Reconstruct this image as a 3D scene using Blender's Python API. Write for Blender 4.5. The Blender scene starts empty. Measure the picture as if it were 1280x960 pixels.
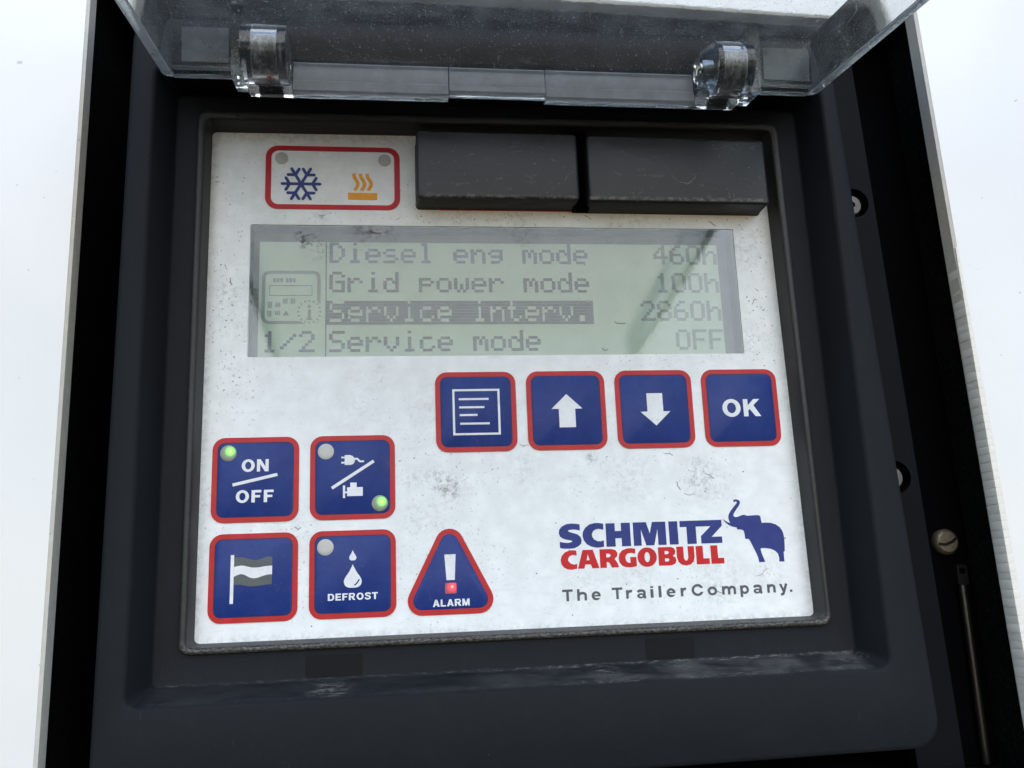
import bpy, bmesh, math, random
from mathutils import Vector, Matrix
from mathutils.geometry import delaunay_2d_cdt

random.seed(4)
SC = bpy.context.scene
COL = SC.collection
MM = 0.001            # everything below is written in millimetres: x right, z up, y into the panel

# ------------------------------------------------------------------ camera
cam_d = bpy.data.cameras.new('camera')
cam_d.sensor_width = 36.0
cam_d.lens = 1121.1 / 1280.0 * 36.0
cam_d.clip_start = 0.01
cam_d.clip_end = 200.0
cam = bpy.data.objects.new('camera', cam_d)
COL.objects.link(cam)
_r = Vector((0.9922389522847922, -0.11860634121097867, -0.03734163083430614))
_d = Vector((-0.011609683656381679, 0.21062759132385916, -0.9774974337656864))
_f = Vector((0.12380257192067794, 0.9703445540619307, 0.20761591843635474))
M = Matrix((( _r.x, -_d.x, -_f.x), (_r.y, -_d.y, -_f.y), (_r.z, -_d.z, -_f.z))).to_4x4()
M.translation = Vector((-36.31, -296.54, -67.55)) * MM
cam.matrix_world = M
SC.camera = cam

# ------------------------------------------------------------------ sky, sun, exposure
SUN_EL, SUN_AZ = 36.0, 4.0       # azimuth measured from straight in front of the panel, + = right
w = bpy.data.worlds.new('World')
SC.world = w
w.use_nodes = True
wn = w.node_tree
wn.nodes.clear()
sky = wn.nodes.new('ShaderNodeTexSky')
sky.sky_type = 'NISHITA'
sky.sun_disc = False
sky.sun_elevation = math.radians(SUN_EL)
sky.sun_rotation = math.radians(180 - SUN_AZ)
sky.air_density = 1.0
sky.dust_density = 0.5
sky.ozone_density = 1.0
bg = wn.nodes.new('ShaderNodeBackground')
bg.inputs['Strength'].default_value = 0.11
wo = wn.nodes.new('ShaderNodeOutputWorld')
wn.links.new(sky.outputs[0], bg.inputs[0])
wn.links.new(bg.outputs[0], wo.inputs[0])

sun_d = bpy.data.lights.new('sun', 'SUN')
sun_d.energy = 0.95
sun_d.angle = math.radians(60)
sun_d.color = (1.0, 1.0, 0.995)
sun = bpy.data.objects.new('sun', sun_d)
COL.objects.link(sun)
a, e = math.radians(SUN_AZ), math.radians(SUN_EL)
to_sun = Vector((math.sin(a) * math.cos(e), -math.cos(a) * math.cos(e), math.sin(e)))
sun.rotation_euler = to_sun.to_track_quat('Z', 'Y').to_euler()

SC.view_settings.view_transform = 'Standard'
SC.view_settings.look = 'None'
SC.view_settings.exposure = 1.0
SC.view_settings.gamma = 1.0
SC.view_settings.use_curve_mapping = False
SC.cycles.max_bounces = 16
SC.cycles.transmission_bounces = 14
SC.cycles.transparent_max_bounces = 16
SC.cycles.glossy_bounces = 6

# ------------------------------------------------------------------ material helpers
class NT:
    def __init__(s, name):
        s.m = bpy.data.materials.new(name)
        s.m.use_nodes = True
        s.t = s.m.node_tree
        s.t.nodes.clear()
        s.out = s.t.nodes.new('ShaderNodeOutputMaterial')
        s.tc = s.t.nodes.new('ShaderNodeTexCoord')
        mp = s.t.nodes.new('ShaderNodeVectorMath')
        mp.operation = 'SCALE'
        mp.inputs['Scale'].default_value = 1000.0
        s.t.links.new(s.tc.outputs['Object'], mp.inputs[0])
        s.co = mp.outputs[0]              # object coordinates in mm
    def n(s, kind, **kw):
        nd = s.t.nodes.new(kind)
        for k, v in kw.items():
            setattr(nd, k, v)
        return nd
    def set(s, sock, v):
        if isinstance(v, bpy.types.NodeSocket):
            s.t.links.new(v, sock)
        elif isinstance(v, (tuple, list)) and len(v) == 3 and sock.type == 'RGBA':
            sock.default_value = (*v, 1)
        else:
            sock.default_value = v
    def math(s, op, a, b=0.0, c=None, clamp=False):
        nd = s.n('ShaderNodeMath', operation=op, use_clamp=clamp)
        s.set(nd.inputs[0], a)
        s.set(nd.inputs[1], b)
        if c is not None:
            s.set(nd.inputs[2], c)
        return nd.outputs[0]
    def noise(s, scale, detail=3.0, rough=0.5, stretch=None, off=(0, 0, 0), dist=0.0):
        v = s.co
        mp = s.n('ShaderNodeMapping')
        s.set(mp.inputs[0], v)
        mp.inputs['Location'].default_value = off
        mp.inputs['Scale'].default_value = stretch or (1, 1, 1)
        nd = s.n('ShaderNodeTexNoise')
        s.set(nd.inputs['Vector'], mp.outputs[0])
        nd.inputs['Scale'].default_value = scale
        nd.inputs['Detail'].default_value = detail
        nd.inputs['Roughness'].default_value = rough
        nd.inputs['Distortion'].default_value = dist
        return nd.outputs['Fac']
    def ramp(s, v, lo, hi):
        nd = s.n('ShaderNodeMapRange', interpolation_type='SMOOTHSTEP')
        s.set(nd.inputs['Value'], v)
        nd.inputs['From Min'].default_value = lo
        nd.inputs['From Max'].default_value = hi
        return nd.outputs['Result']
    def mix(s, f, a, b):
        nd = s.n('ShaderNodeMix', data_type='RGBA')
        s.set(nd.inputs['Factor'], f)
        s.set(nd.inputs['A'] if False else nd.inputs[6], a)
        s.set(nd.inputs[7], b)
        return nd.outputs[2]
    def near(s, c, r0, r1):
        """1 inside r0 of c, falling to 0 at r1 (mm)."""
        nd = s.n('ShaderNodeVectorMath', operation='DISTANCE')
        s.set(nd.inputs[0], s.co)
        nd.inputs[1].default_value = c
        return s.ramp(nd.outputs['Value'], r1, r0)
    def xyz(s):
        nd = s.n('ShaderNodeSeparateXYZ')
        s.set(nd.inputs[0], s.co)
        return nd.outputs
    def bump(s, h, strength=0.2, dist=0.0002):
        nd = s.n('ShaderNodeBump')
        s.set(nd.inputs['Height'], h)
        nd.inputs['Strength'].default_value = strength
        nd.inputs['Distance'].default_value = dist
        return nd.outputs[0]
    def pbr(s, color, rough=0.5, normal=None, metallic=0.0, spec=0.5, coat=0.0, coat_rough=0.05, emit=None, estr=0.0):
        p = s.n('ShaderNodeBsdfPrincipled')
        s.set(p.inputs['Base Color'], color)
        s.set(p.inputs['Roughness'], rough)
        p.inputs['Metallic'].default_value = metallic
        p.inputs['Specular IOR Level'].default_value = spec
        p.inputs['Coat Weight'].default_value = coat
        p.inputs['Coat Roughness'].default_value = coat_rough
        if normal is not None:
            s.set(p.inputs['Normal'], normal)
        if emit is not None:
            s.set(p.inputs['Emission Color'], emit)
            s.set(p.inputs['Emission Strength'], estr)
        return p.outputs[0]
    def done(s, shader):
        s.t.links.new(shader, s.out.inputs['Surface'])
        return s.m

def foil_dirt(t, amount=1.0):
    """grime mask of the printed foil: specks, scuffs, smudges (in mm of the panel)."""
    big = t.noise(0.028, 2.0, 0.5, off=(3, 0, 7))
    sp = t.noise(0.95, 4.0, 0.6, off=(11, 0, 5))
    sp = t.ramp(sp, 0.60, 0.68)
    sp = t.math('MULTIPLY', sp, t.ramp(big, 0.40, 0.66))
    sp2 = t.noise(0.42, 5.0, 0.7, stretch=(1.6, 1, 0.8), off=(31, 0, 2), dist=0.8)
    sp2 = t.math('MULTIPLY', t.ramp(sp2, 0.66, 0.76), 0.8)
    sp = t.math('MAXIMUM', sp, sp2)
    tot = None
    sm = t.noise(0.55, 5.0, 0.72, off=(5, 0, 40), dist=0.6)
    sm = t.ramp(sm, 0.42, 0.72)
    for (x, z, r, k) in ((-20.3, -39.5, 7.5, 1.0), (-24.5, -36, 6, .8), (-32.5, -36, 6, .5), (27.8, -29.9, 3, 1.1), (63.5, -36.5, 9, .5),
                         (-62.5, 56.6, 4, .8), (3.8, 56.6, 14, .55), (-43, -1, 8, .35), (67, -75.8, 5, .5), (-40.8, -31, 2.6, 1.5),
                         (-90, 20, 16, .22), (90, 45, 13, .6), (86, -71, 9, .4), (45, 57.5, 22, .35), (-36, -62, 14, .2), (40, -70, 12, .35),
                         (-41.6, -28.6, 2.0, 2.6), (-25, -10, 18, .28), (-52, -12, 14, .22), (40, -36, 16, .35), (68, -40, 12, .5), (22, -72, 14, .3), (70, -72, 16, .35),
                         (-97, -40, 9, .4), (-70, -50, 12, .3), (-30, -48, 10, .45), (5, -34, 10, .35), (-15, 56, 12, .5), (88, 10, 9, .4), (-94, 30, 9, .45)):
        g = t.math('MULTIPLY', t.near((x, 0, z), r * 0.1, r), k)
        tot = g if tot is None else t.math('ADD', tot, g)
    smud = t.math('MULTIPLY', sm, tot, clamp=True)
    smud = t.math('MULTIPLY', smud, 0.75)
    film = t.math('MULTIPLY', t.ramp(t.noise(0.10, 4.0, 0.6, off=(1, 0, 9)), 0.45, 0.8), 0.035)
    px, py, pz = t.xyz()
    edge = t.math('MAXIMUM', t.math('MAXIMUM', t.ramp(pz, -81.5, -84.8), t.ramp(px, -96.5, -100.3)), t.math('MAXIMUM', t.ramp(px, 96.5, 100.3), t.ramp(pz, 81.5, 85.5)))
    edge = t.math('MULTIPLY', t.math('MULTIPLY', edge, t.ramp(t.noise(0.5, 6.0, 0.7, off=(21, 0, 9)), 0.36, 0.70)), 0.32)
    wipe = t.math('MULTIPLY', t.ramp(t.noise(0.35, 5.0, 0.65, stretch=(0.22, 1, 1.1), off=(2, 0, 19), dist=0.4), 0.52, 0.78), 0.10)
    film = t.math('MAXIMUM', film, t.math('MAXIMUM', edge, wipe))
    dirt = t.math('MAXIMUM', t.math('MULTIPLY', sp, 0.62), t.math('MAXIMUM', smud, film))
    return t.math('MULTIPLY', dirt, amount, clamp=True)

def ink(name, color, amount=0.5, rough=0.42):
    t = NT(name)
    d = foil_dirt(t, amount)
    fade = t.noise(0.16, 4.0, 0.6, off=(2, 0, 3))
    c = t.mix(t.ramp(fade, 0.3, 0.8), color, tuple(min(1, x * 1.12 + 0.008) for x in color))
    c = t.mix(d, c, (0.12, 0.112, 0.10))
    wear = t.math('MULTIPLY', t.ramp(t.noise(1.1, 3, .6, off=(60, 0, 21)), 0.74, 0.80), 0.35)
    c = t.mix(wear, c, (0.55, 0.56, 0.56))
    r = t.math('ADD', t.math('MULTIPLY', d, 0.3), rough)
    b = t.bump(t.noise(0.9, 3.0, 0.6), 0.06, 0.0002)
    return t.done(t.pbr(c, r, b, spec=0.25))

MAT = {}
def build_materials():
    MAT['foil'] = ink('white_foil', (0.775, 0.815, 0.84), 1.0, 0.42)
    MAT['blue'] = ink('blue_ink', (0.008, 0.031, 0.190), 0.5, 0.42)
    MAT['red'] = ink('red_ink', (0.44, 0.008, 0.016), 0.35, 0.34)
    MAT['logo_blue'] = ink('logo_blue_ink', (0.013, 0.03, 0.19), 0.35)
    MAT['logo_red'] = ink('logo_red_ink', (0.52, 0.006, 0.012), 0.35)
    MAT['white'] = ink('white_ink', (0.74, 0.77, 0.81), 0.5)
    MAT['grey'] = ink('grey_ink', (0.085, 0.105, 0.11), 0.3)
    MAT['keyline'] = ink('overlap_ink', (0.045, 0.012, 0.03), 0.3)  # thin ring: ink overlap plus the embossed edge's shade put into colour
    MAT['slogan'] = ink('slogan_grey_ink', (0.085, 0.095, 0.11), 0.3)
    MAT['snow'] = ink('snowflake_blue_ink', (0.028, 0.05, 0.21), 0.4)
    MAT['orange'] = ink('orange_ink', (0.80, 0.34, 0.03), 0.5)

    t = NT('black_plastic')                       # housing
    x, y, z = t.xyz()
    wide = t.noise(0.05, 3.0, 0.6, off=(4, 2, 8))
    base = t.mix(wide, (0.0092, 0.0112, 0.0148), (0.0135, 0.0158, 0.0198))
    # dust and rubbed marks along the lower ramp
    ramp_m = t.math('MULTIPLY', t.ramp(z, -101.0, -99.8), t.ramp(z, -95.9, -96.8))
    side = t.math('MULTIPLY', t.math('ADD', t.math('MULTIPLY', t.ramp(x, -30, 50), t.ramp(t.noise(0.06, 3, .6, off=(14, 0, 3)), .3, .62)), 0.24, clamp=True), t.math('MULTIPLY', t.ramp(x, 111.5, 107), t.ramp(x, -112, -107)))
    film = t.math('MULTIPLY', t.ramp(t.noise(0.16, 6.0, 0.62, stretch=(0.4, 1, 1), off=(6, 0, 3)), 0.25, 0.75), 0.34)
    film = t.math('MULTIPLY', t.math('MULTIPLY', film, side), ramp_m)
    lip1 = t.math('MULTIPLY', t.ramp(z, -97.2, -96.6), t.ramp(z, -95.8, -96.3))
    lip2 = t.math('MULTIPLY', t.ramp(z, -100.7, -100.2), t.ramp(z, -99.3, -99.9))
    lips = t.math('MULTIPLY', t.math('MAXIMUM', lip1, t.math('MULTIPLY', lip2, 0.7)), t.ramp(t.noise(1.1, 7.0, 0.78, stretch=(0.35, 1, 1), off=(9, 0, 1)), 0.46, 0.66))
    lips = t.math('MULTIPLY', t.math('MULTIPLY', lips, side), 0.95)
    scuff = t.ramp(t.noise(1.1, 6.0, 0.75, stretch=(0.25, 1, 0.9), off=(2, 0, 8), dist=0.9), 0.48, 0.62)
    near_ = t.math('ADD', t.near((-58, -13, -98.5), 2, 10), t.math('MULTIPLY', t.near((26, -12, -98), 1, 8), 0.9))
    near_ = t.math('ADD', near_, t.math('MULTIPLY', t.near((50, -10, -97.5), 1, 9), 0.8))
    near_ = t.math('ADD', near_, t.math('MULTIPLY', t.near((106, -10, -97.5), 1, 9), 0.7))
    scuff = t.math('MULTIPLY', t.math('MULTIPLY', scuff, near_), t.math('MULTIPLY', ramp_m, 0.75), clamp=True)
    rub = t.math('MAXIMUM', film, t.math('MAXIMUM', lips, scuff))
    # hair scratches and specks everywhere
    hs = t.noise(0.9, 3.0, 0.6, stretch=(1, 1, 0.12), off=(7, 1, 3))
    hs = t.math('MULTIPLY', t.ramp(hs, 0.70, 0.78), 0.06)
    sp = t.math('MULTIPLY', t.ramp(t.noise(1.5, 2.0, 0.5, off=(3, 3, 3)), 0.75, 0.80), 0.35)
    dust = t.math('MULTIPLY', t.ramp(t.noise(0.18, 5.0, 0.7, off=(8, 5, 1)), 0.5, 0.85), 0.02)
    f = t.math('MAXIMUM', t.math('MAXIMUM', rub, hs), t.math('MAXIMUM', sp, dust))
    c = t.mix(f, base, (0.22, 0.225, 0.22))
    r = t.math('ADD', 0.50, t.math('MULTIPLY', wide, 0.15))
    MAT['plastic'] = t.done(t.pbr(c, r, t.bump(t.noise(2.6, 3.0, 0.6), 0.22, 0.0002), spec=0.09))

    t = NT('notch_plastic')
    MAT['notch'] = t.done(t.pbr(t.mix(t.noise(0.4, 4, .6), (0.0072, 0.0080, 0.0098), (0.0098, 0.0108, 0.0128)), 0.5, t.bump(t.noise(2.6, 3, .6), .15, .0002), spec=0.08))
    t = NT('flange_plastic')
    n = t.noise(0.06, 3.0, 0.6)
    MAT['flange'] = t.done(t.pbr(t.mix(n, (0.0018, 0.0024, 0.0042), (0.0034, 0.0042, 0.0065)), 0.6, t.bump(t.noise(1.5, 4, .6), .12, .0003), spec=0.08))
    t = NT('rim_rubber')
    x, y, z = t.xyz()
    wide = t.noise(0.09, 3.0, 0.6)
    base = t.mix(wide, (0.010, 0.011, 0.012), (0.019, 0.020, 0.021))
    low = t.math('ADD', t.math('MULTIPLY', t.ramp(z, -82.5, -86.2), 1.0), 0.10, clamp=True)
    du = t.ramp(t.noise(1.8, 7.0, 0.78, stretch=(0.55, 1, 1), off=(2, 9, 4)), 0.44, 0.66)
    f = t.math('MULTIPLY', t.math('MULTIPLY', du, low), 0.5)
    f = t.math('MAXIMUM', f, t.math('MULTIPLY', t.ramp(t.noise(1.3, 3, .6, off=(1, 3, 3)), 0.70, 0.77), 0.35))
    c = t.mix(f, base, (0.33, 0.32, 0.29))
    MAT['rim'] = t.done(t.pbr(c, 0.55, t.bump(t.noise(1.6, 4.0, 0.6), 0.18, 0.0003), spec=0.45))

    t = NT('cover_plastic')                       # the two blocks
    wide = t.noise(0.07, 4.0, 0.65, off=(0, 4, 1))
    base = t.mix(wide, (0.0085, 0.0105, 0.0135), (0.016, 0.0185, 0.0225))
    x, y, z = t.xyz()
    sp = t.math('MULTIPLY', t.ramp(t.noise(1.2, 2.0, 0.5, off=(13, 3, 3)), 0.72, 0.78), 0.7)
    edge = t.math('MULTIPLY', t.math('MULTIPLY', t.ramp(z, 60.9, 60.0), t.ramp(z, 59.0, 59.5)), t.ramp(y, -8.6, -9.3))
    edge = t.math('MULTIPLY', edge, t.ramp(t.noise(0.5, 5, .7, off=(2, 2, 9)), 0.40, 0.62))
    hs = t.math('MULTIPLY', t.ramp(t.noise(0.25, 3, .5, stretch=(.5, 1, 1.6), off=(17, 1, 3), dist=2.0), 0.665, 0.675), 0.12)
    f = t.math('MAXIMUM', t.math('MAXIMUM', sp, hs), t.math('MULTIPLY', edge, 0.32))
    c = t.mix(f, base, (0.42, 0.42, 0.40))
    MAT['cover'] = t.done(t.pbr(c, 0.48, t.bump(t.noise(1.8, 4.0, 0.65), 0.16, 0.0003), spec=0.5))

    t = NT('cavity_black')
    n = t.noise(0.6, 5.0, 0.75, off=(4, 1, 2))
    c = t.mix(t.ramp(n, 0.45, 0.8), (0.002, 0.0022, 0.0027), (0.028, 0.028, 0.026))
    c = t.mix(t.math('MULTIPLY', t.ramp(t.noise(0.7, 2, .5, off=(8, 8, 8)), 0.76, 0.80), 0.5), c, (0.3, 0.3, 0.28))
    MAT['cavity'] = t.done(t.pbr(c, 0.9, t.bump(n, 0.6, 0.001), spec=0.1))

    t = NT('soot_black')  # deep shade of the gaps put into a near-black colour
    n = t.noise(0.3, 4.0, 0.7)
    c = t.mix(n, (0.0006, 0.0007, 0.0010), (0.0022, 0.0024, 0.003))
    MAT['black'] = t.done(t.pbr(c, 0.95, spec=0.03))
    t = NT('white_paint')
    n = t.noise(0.02, 3.0, 0.5)
    c = t.mix(n, (0.70, 0.715, 0.72), (0.75, 0.76, 0.765))
    ch = t.math('MULTIPLY', t.ramp(t.noise(0.30, 3, .55, off=(5, 1, 77)), 0.73, 0.76), 0.6)
    c = t.mix(ch, c, (0.34, 0.33, 0.31))
    sc = t.math('MULTIPLY', t.ramp(t.noise(0.5, 4, .6, stretch=(1, 1, .2), off=(9, 1, 2)), 0.6, 0.75), 0.06)
    c = t.mix(sc, c, (0.5, 0.5, 0.48))
    MAT['paint'] = t.done(t.pbr(c, 0.35, t.bump(t.noise(0.05, 2, .5), 0.12, 0.001), coat=0.35, coat_rough=0.10))

    t = NT('cut_edge_beige')
    n = t.noise(0.4, 5.0, 0.7)
    c = t.mix(n, (0.50, 0.485, 0.44), (0.70, 0.685, 0.63))
    c = t.mix(t.math('MULTIPLY', t.ramp(t.noise(0.35, 4, .7, off=(3, 3, 3)), 0.66, 0.72), 0.6), c, (0.10, 0.09, 0.08))
    MAT['cut'] = t.done(t.pbr(c, 0.75, t.bump(n, 0.4, 0.0006), spec=0.25))

    t = NT('trim_cream')
    n = t.noise(0.35, 4.0, 0.65)
    c = t.mix(n, (0.66, 0.65, 0.60), (0.80, 0.79, 0.74))
    MAT['trim'] = t.done(t.pbr(c, 0.6, t.bump(n, 0.3, 0.0004), spec=0.35))

    def lamp(name, base, glow, spot, core, gstr, r1):
        t = NT(name)
        n = t.noise(0.8, 4.0, 0.6)
        c = t.mix(n, tuple(v * 0.82 for v in base), base)
        if glow:
            g = t.near(spot, 0.1, r1)
            g2 = t.math('POWER', g, 2.2)
            k = t.near(spot, 0.15, 0.6)
            ec = t.mix(k, glow, core)
            return t.done(t.pbr(c, 0.35, emit=ec, estr=t.math('MULTIPLY', g2, gstr)))
        return t.done(t.pbr(c, 0.35))
    MAT['lamp_off'] = lamp('lamp_grey', (0.52, 0.53, 0.51), None, None, None, 0, 0)
    MAT['lamp_dim'] = lamp('lamp_pale_grey', (0.46, 0.47, 0.46), None, None, None, 0, 0)
    MAT['lamp_green'] = lamp('lamp_green', (0.26, 0.32, 0.24), (0.13, 0.95, 0.02), (0.6, 0, 0.55), (0.26, 1.0, 0.02), 1.5, 2.6)
    MAT['lamp_red'] = lamp('lamp_red', (0.40, 0.06, 0.10), (1.0, 0.02, 0.07), (0.45, 0, 0.45), (1.0, 0.42, 0.10), 1.0, 2.9)

    t = NT('lcd_green')
    n = t.noise(1.5, 2.0, 0.5)
    c = t.mix(n, (0.40, 0.50, 0.41), (0.44, 0.54, 0.44))
    MAT['lcd'] = t.done(t.pbr(c, 0.55, spec=0.2, emit=(0.66, 0.85, 0.66), estr=0.035))
    t = NT('lcd_border')
    c = t.mix(t.noise(1.2, 3, .6), (0.125, 0.158, 0.145), (0.155, 0.19, 0.17))
    MAT['lcd_border'] = t.done(t.pbr(c, 0.5, spec=0.2))
    t = NT('lcd_wall')
    c = t.mix(t.noise(0.7, 3, .6), (0.032, 0.044, 0.048), (0.045, 0.058, 0.062))
    MAT['lcd_wall'] = t.done(t.pbr(c, 0.6, spec=0.3))
    t = NT('lcd_pixel')
    c = t.mix(t.noise(0.06, 2, .5, off=(4, 0, 0)), (0.085, 0.11, 0.11), (0.12, 0.145, 0.135))
    MAT['pixel'] = t.done(t.pbr(c, 0.6, spec=0.1))
    t = NT('lcd_pixel_pale')
    c = t.mix(t.noise(0.06, 2, .5, off=(4, 0, 0)), (0.20, 0.25, 0.225), (0.26, 0.315, 0.27))
    MAT['pixel_pale'] = t.done(t.pbr(c, 0.6, spec=0.1))  # paler pixels: washout by the window reflection put into the colour

    t = NT('lcd_pixel_blue')
    MAT['pixel_blue'] = t.done(t.pbr(t.mix(t.noise(0.3, 2, .5), (0.13, 0.165, 0.22), (0.18, 0.215, 0.27)), 0.6, spec=0.1))
    t = NT('window_pane')                         # thin glossy foil window over the display
    fr = t.n('ShaderNodeFresnel')
    fr.inputs['IOR'].default_value = 1.5
    gl = t.n('ShaderNodeBsdfGlossy')
    gl.inputs['Roughness'].default_value = 0.06
    t.set(gl.inputs['Normal'], t.bump(t.noise(0.8, 2.0, 0.5), 0.05, 0.0002))
    tr = t.n('ShaderNodeBsdfTransparent')
    tr.inputs['Color'].default_value = (0.93, 0.95, 0.94, 1)
    m1 = t.n('ShaderNodeMixShader')
    t.set(m1.inputs[0], t.math('MULTIPLY', fr.outputs[0], 1.25, clamp=True))
    t.t.links.new(tr.outputs[0], m1.inputs[1])
    t.t.links.new(gl.outputs[0], m1.inputs[2])
    df = t.n('ShaderNodeBsdfDiffuse')
    df.inputs['Color'].default_value = (0.055, 0.05, 0.045, 1)
    blot = t.ramp(t.noise(0.7, 5, .7, off=(1, 0, 6), dist=.5), 0.44, 0.62)
    g = t.math('ADD', t.math('MULTIPLY', t.near((-68.4, 0, 48.1), 1.0, 4.6), 1.0), t.math('MULTIPLY', t.near((-48, 0, 50.8), .5, 7), .6))
    g = t.math('ADD', g, t.math('MULTIPLY', t.near((-40, 0, 50.6), .5, 6), .4))
    g = t.math('ADD', g, t.math('MULTIPLY', t.near((8, 0, 50), .5, 7), .4))
    g = t.math('ADD', g, t.math('MULTIPLY', t.near((-63, 0, 44), .5, 9), .25))
    blot = t.math('MULTIPLY', blot, g, clamp=True)
    sp = t.math('MULTIPLY', t.ramp(t.noise(1.3, 3, .6, off=(9, 0, 4)), 0.72, 0.78), 0.5)
    scr = t.math('MULTIPLY', t.ramp(t.noise(0.9, 3, .6, stretch=(.10, 1, 1.3), off=(9, 0, 14)), 0.66, 0.75), 0.10)
    film = t.math('MULTIPLY', t.ramp(t.noise(0.12, 4, .6), 0.3, 0.8), 0.05)
    d = t.math('MAXIMUM', t.math('MAXIMUM', blot, sp), t.math('MAXIMUM', scr, film))
    m2 = t.n('ShaderNodeMixShader')
    t.set(m2.inputs[0], t.math('MULTIPLY', d, 0.6))
    t.t.links.new(m1.outputs[0], m2.inputs[1])
    t.t.links.new(df.outputs[0], m2.inputs[2])
    MAT['pane'] = t.done(m2.outputs[0])

    def acrylic(name, rough, haze, scratch, milk=(0.45, 0.49, 0.52, 1), tint=(0.97, 0.98, 0.98, 1)):
        t = NT(name)
        g = t.n('ShaderNodeBsdfGlass')
        g.inputs['IOR'].default_value = 1.49
        g.inputs['Color'].default_value = tint
        g.inputs['Roughness'].default_value = rough
        t.set(g.inputs['Normal'], t.bump(t.noise(0.5, 4, .6), 0.06, 0.0003))
        df = t.n('ShaderNodeBsdfDiffuse')
        df.inputs['Color'].default_value = milk
        tl = t.n('ShaderNodeBsdfTranslucent')
        tl.inputs['Color'].default_value = (0.72, 0.75, 0.76, 1)
        hz = t.n('ShaderNodeMixShader')
        hz.inputs[0].default_value = 0.55
        t.t.links.new(df.outputs[0], hz.inputs[1])
        t.t.links.new(tl.outputs[0], hz.inputs[2])
        sp = t.math('MULTIPLY', t.ramp(t.noise(1.4, 3, .6, off=(2, 5, 3)), 0.62, 0.70), 0.40 * scratch)
        sc = t.math('MULTIPLY', t.ramp(t.noise(0.5, 4, .65, stretch=(.18, 1, 1), off=(4, 4, 9), dist=.6), 0.58, 0.74), 0.22 * scratch)
        sc2 = t.math('MULTIPLY', t.ramp(t.noise(0.8, 3, .6, stretch=(1, .08, .25), off=(1, 2, 4), dist=1.2), 0.64, 0.72), 0.25 * scratch)
        film = t.math('ADD', t.math('MULTIPLY', t.ramp(t.noise(0.09, 4, .6, off=(1, 8, 2)), 0.35, 0.75), 0.06 + haze * 0.35), haze)
        f = t.math('MAXIMUM', t.math('MAXIMUM', sp, t.math('MAXIMUM', sc, sc2)), film)
        mx = t.n('ShaderNodeMixShader')
        t.set(mx.inputs[0], f)
        t.t.links.new(g.outputs[0], mx.inputs[1])
        t.t.links.new(hz.outputs[0], mx.inputs[2])
        return t.done(mx.outputs[0])
    MAT['acrylic'] = acrylic('clear_acrylic', 0.010, 0.042, 1.3, (0.56, 0.60, 0.63, 1))
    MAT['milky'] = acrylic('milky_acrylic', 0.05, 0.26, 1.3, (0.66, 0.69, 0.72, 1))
    MAT['frosted'] = acrylic('frosted_acrylic', 0.16, 0.50, 0.8, (0.66, 0.69, 0.72, 1))

    t = NT('dirty_metal')
    n = t.noise(0.45, 6, .75, stretch=(1, 1, .5))
    c = t.mix(t.ramp(n, .4, .7), (0.12, 0.105, 0.095), (0.66, 0.64, 0.61))
    MAT['pin'] = t.done(t.pbr(c, 0.6, t.bump(n, .5, .0005)))
    t = NT('worn_steel')
    n = t.noise(0.7, 5, .7)
    c = t.mix(n, (0.10, 0.082, 0.055), (0.30, 0.255, 0.19))
    MAT['steel'] = t.done(t.pbr(c, 0.42, t.bump(n, .3, .0004), metallic=0.75))
    t = NT('screw_steel')
    n = t.noise(0.7, 5, .7)
    MAT['screw'] = t.done(t.pbr(t.mix(n, (0.05, 0.048, 0.044), (0.17, 0.165, 0.155)), 0.45, t.bump(n, .3, .0004), metallic=0.5))
    t = NT('dark_rod')
    n = t.noise(0.5, 5, .7, stretch=(1, 1, .3))
    c = t.mix(n, (0.004, 0.004, 0.0045), (0.014, 0.012, 0.010))
    MAT['rod'] = t.done(t.pbr(c, 0.3, t.bump(n, .3, .0004), spec=0.4))
    t = NT('pale_scratch')
    MAT['pale'] = t.done(t.pbr(t.mix(t.noise(1, 3, .5), (0.14, 0.14, 0.135), (0.34, 0.34, 0.33)), 0.8))
    t = NT('hair_grime')
    MAT['hair'] = t.done(t.pbr(t.mix(t.noise(1, 3, .5), (0.09, 0.08, 0.07), (0.26, 0.24, 0.22)), 0.8))

build_materials()

# ------------------------------------------------------------------ object helpers
def link_mesh(name, me, mat, parent=None, label=None, sharp=35):
    o = bpy.data.objects.new(name, me)
    COL.objects.link(o)
    if mat:
        me.materials.append(MAT[mat])
    if parent:
        o.parent = parent
    if label:
        o['label'] = label
    for p in me.polygons:
        p.use_smooth = True
    me.set_sharp_from_angle(angle=math.radians(sharp))
    return o

def empty(name, loc=(0, 0, 0), parent=None):
    o = bpy.data.objects.new(name, None)
    o.empty_display_size = 0.02
    COL.objects.link(o)
    o.location = Vector(loc) * MM
    if parent:
        o.parent = parent
    return o

def from_bm(name, bm, mat, parent=None, label=None, sharp=35, origin=None):
    bmesh.ops.recalc_face_normals(bm, faces=bm.faces[:])
    me = bpy.data.meshes.new(name)
    if origin:
        bmesh.ops.translate(bm, verts=bm.verts[:], vec=-Vector(origin))
    bmesh.ops.scale(bm, vec=(MM, MM, MM), verts=bm.verts[:])
    bm.to_mesh(me)
    bm.free()
    o = link_mesh(name, me, mat, parent, label, sharp)
    if origin:
        o.location = Vector(origin) * MM
    return o

def ccw(p):
    s = sum(p[i][0] * p[(i + 1) % len(p)][1] - p[(i + 1) % len(p)][0] * p[i][1] for i in range(len(p)))
    return p if s > 0 else p[::-1]

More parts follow.
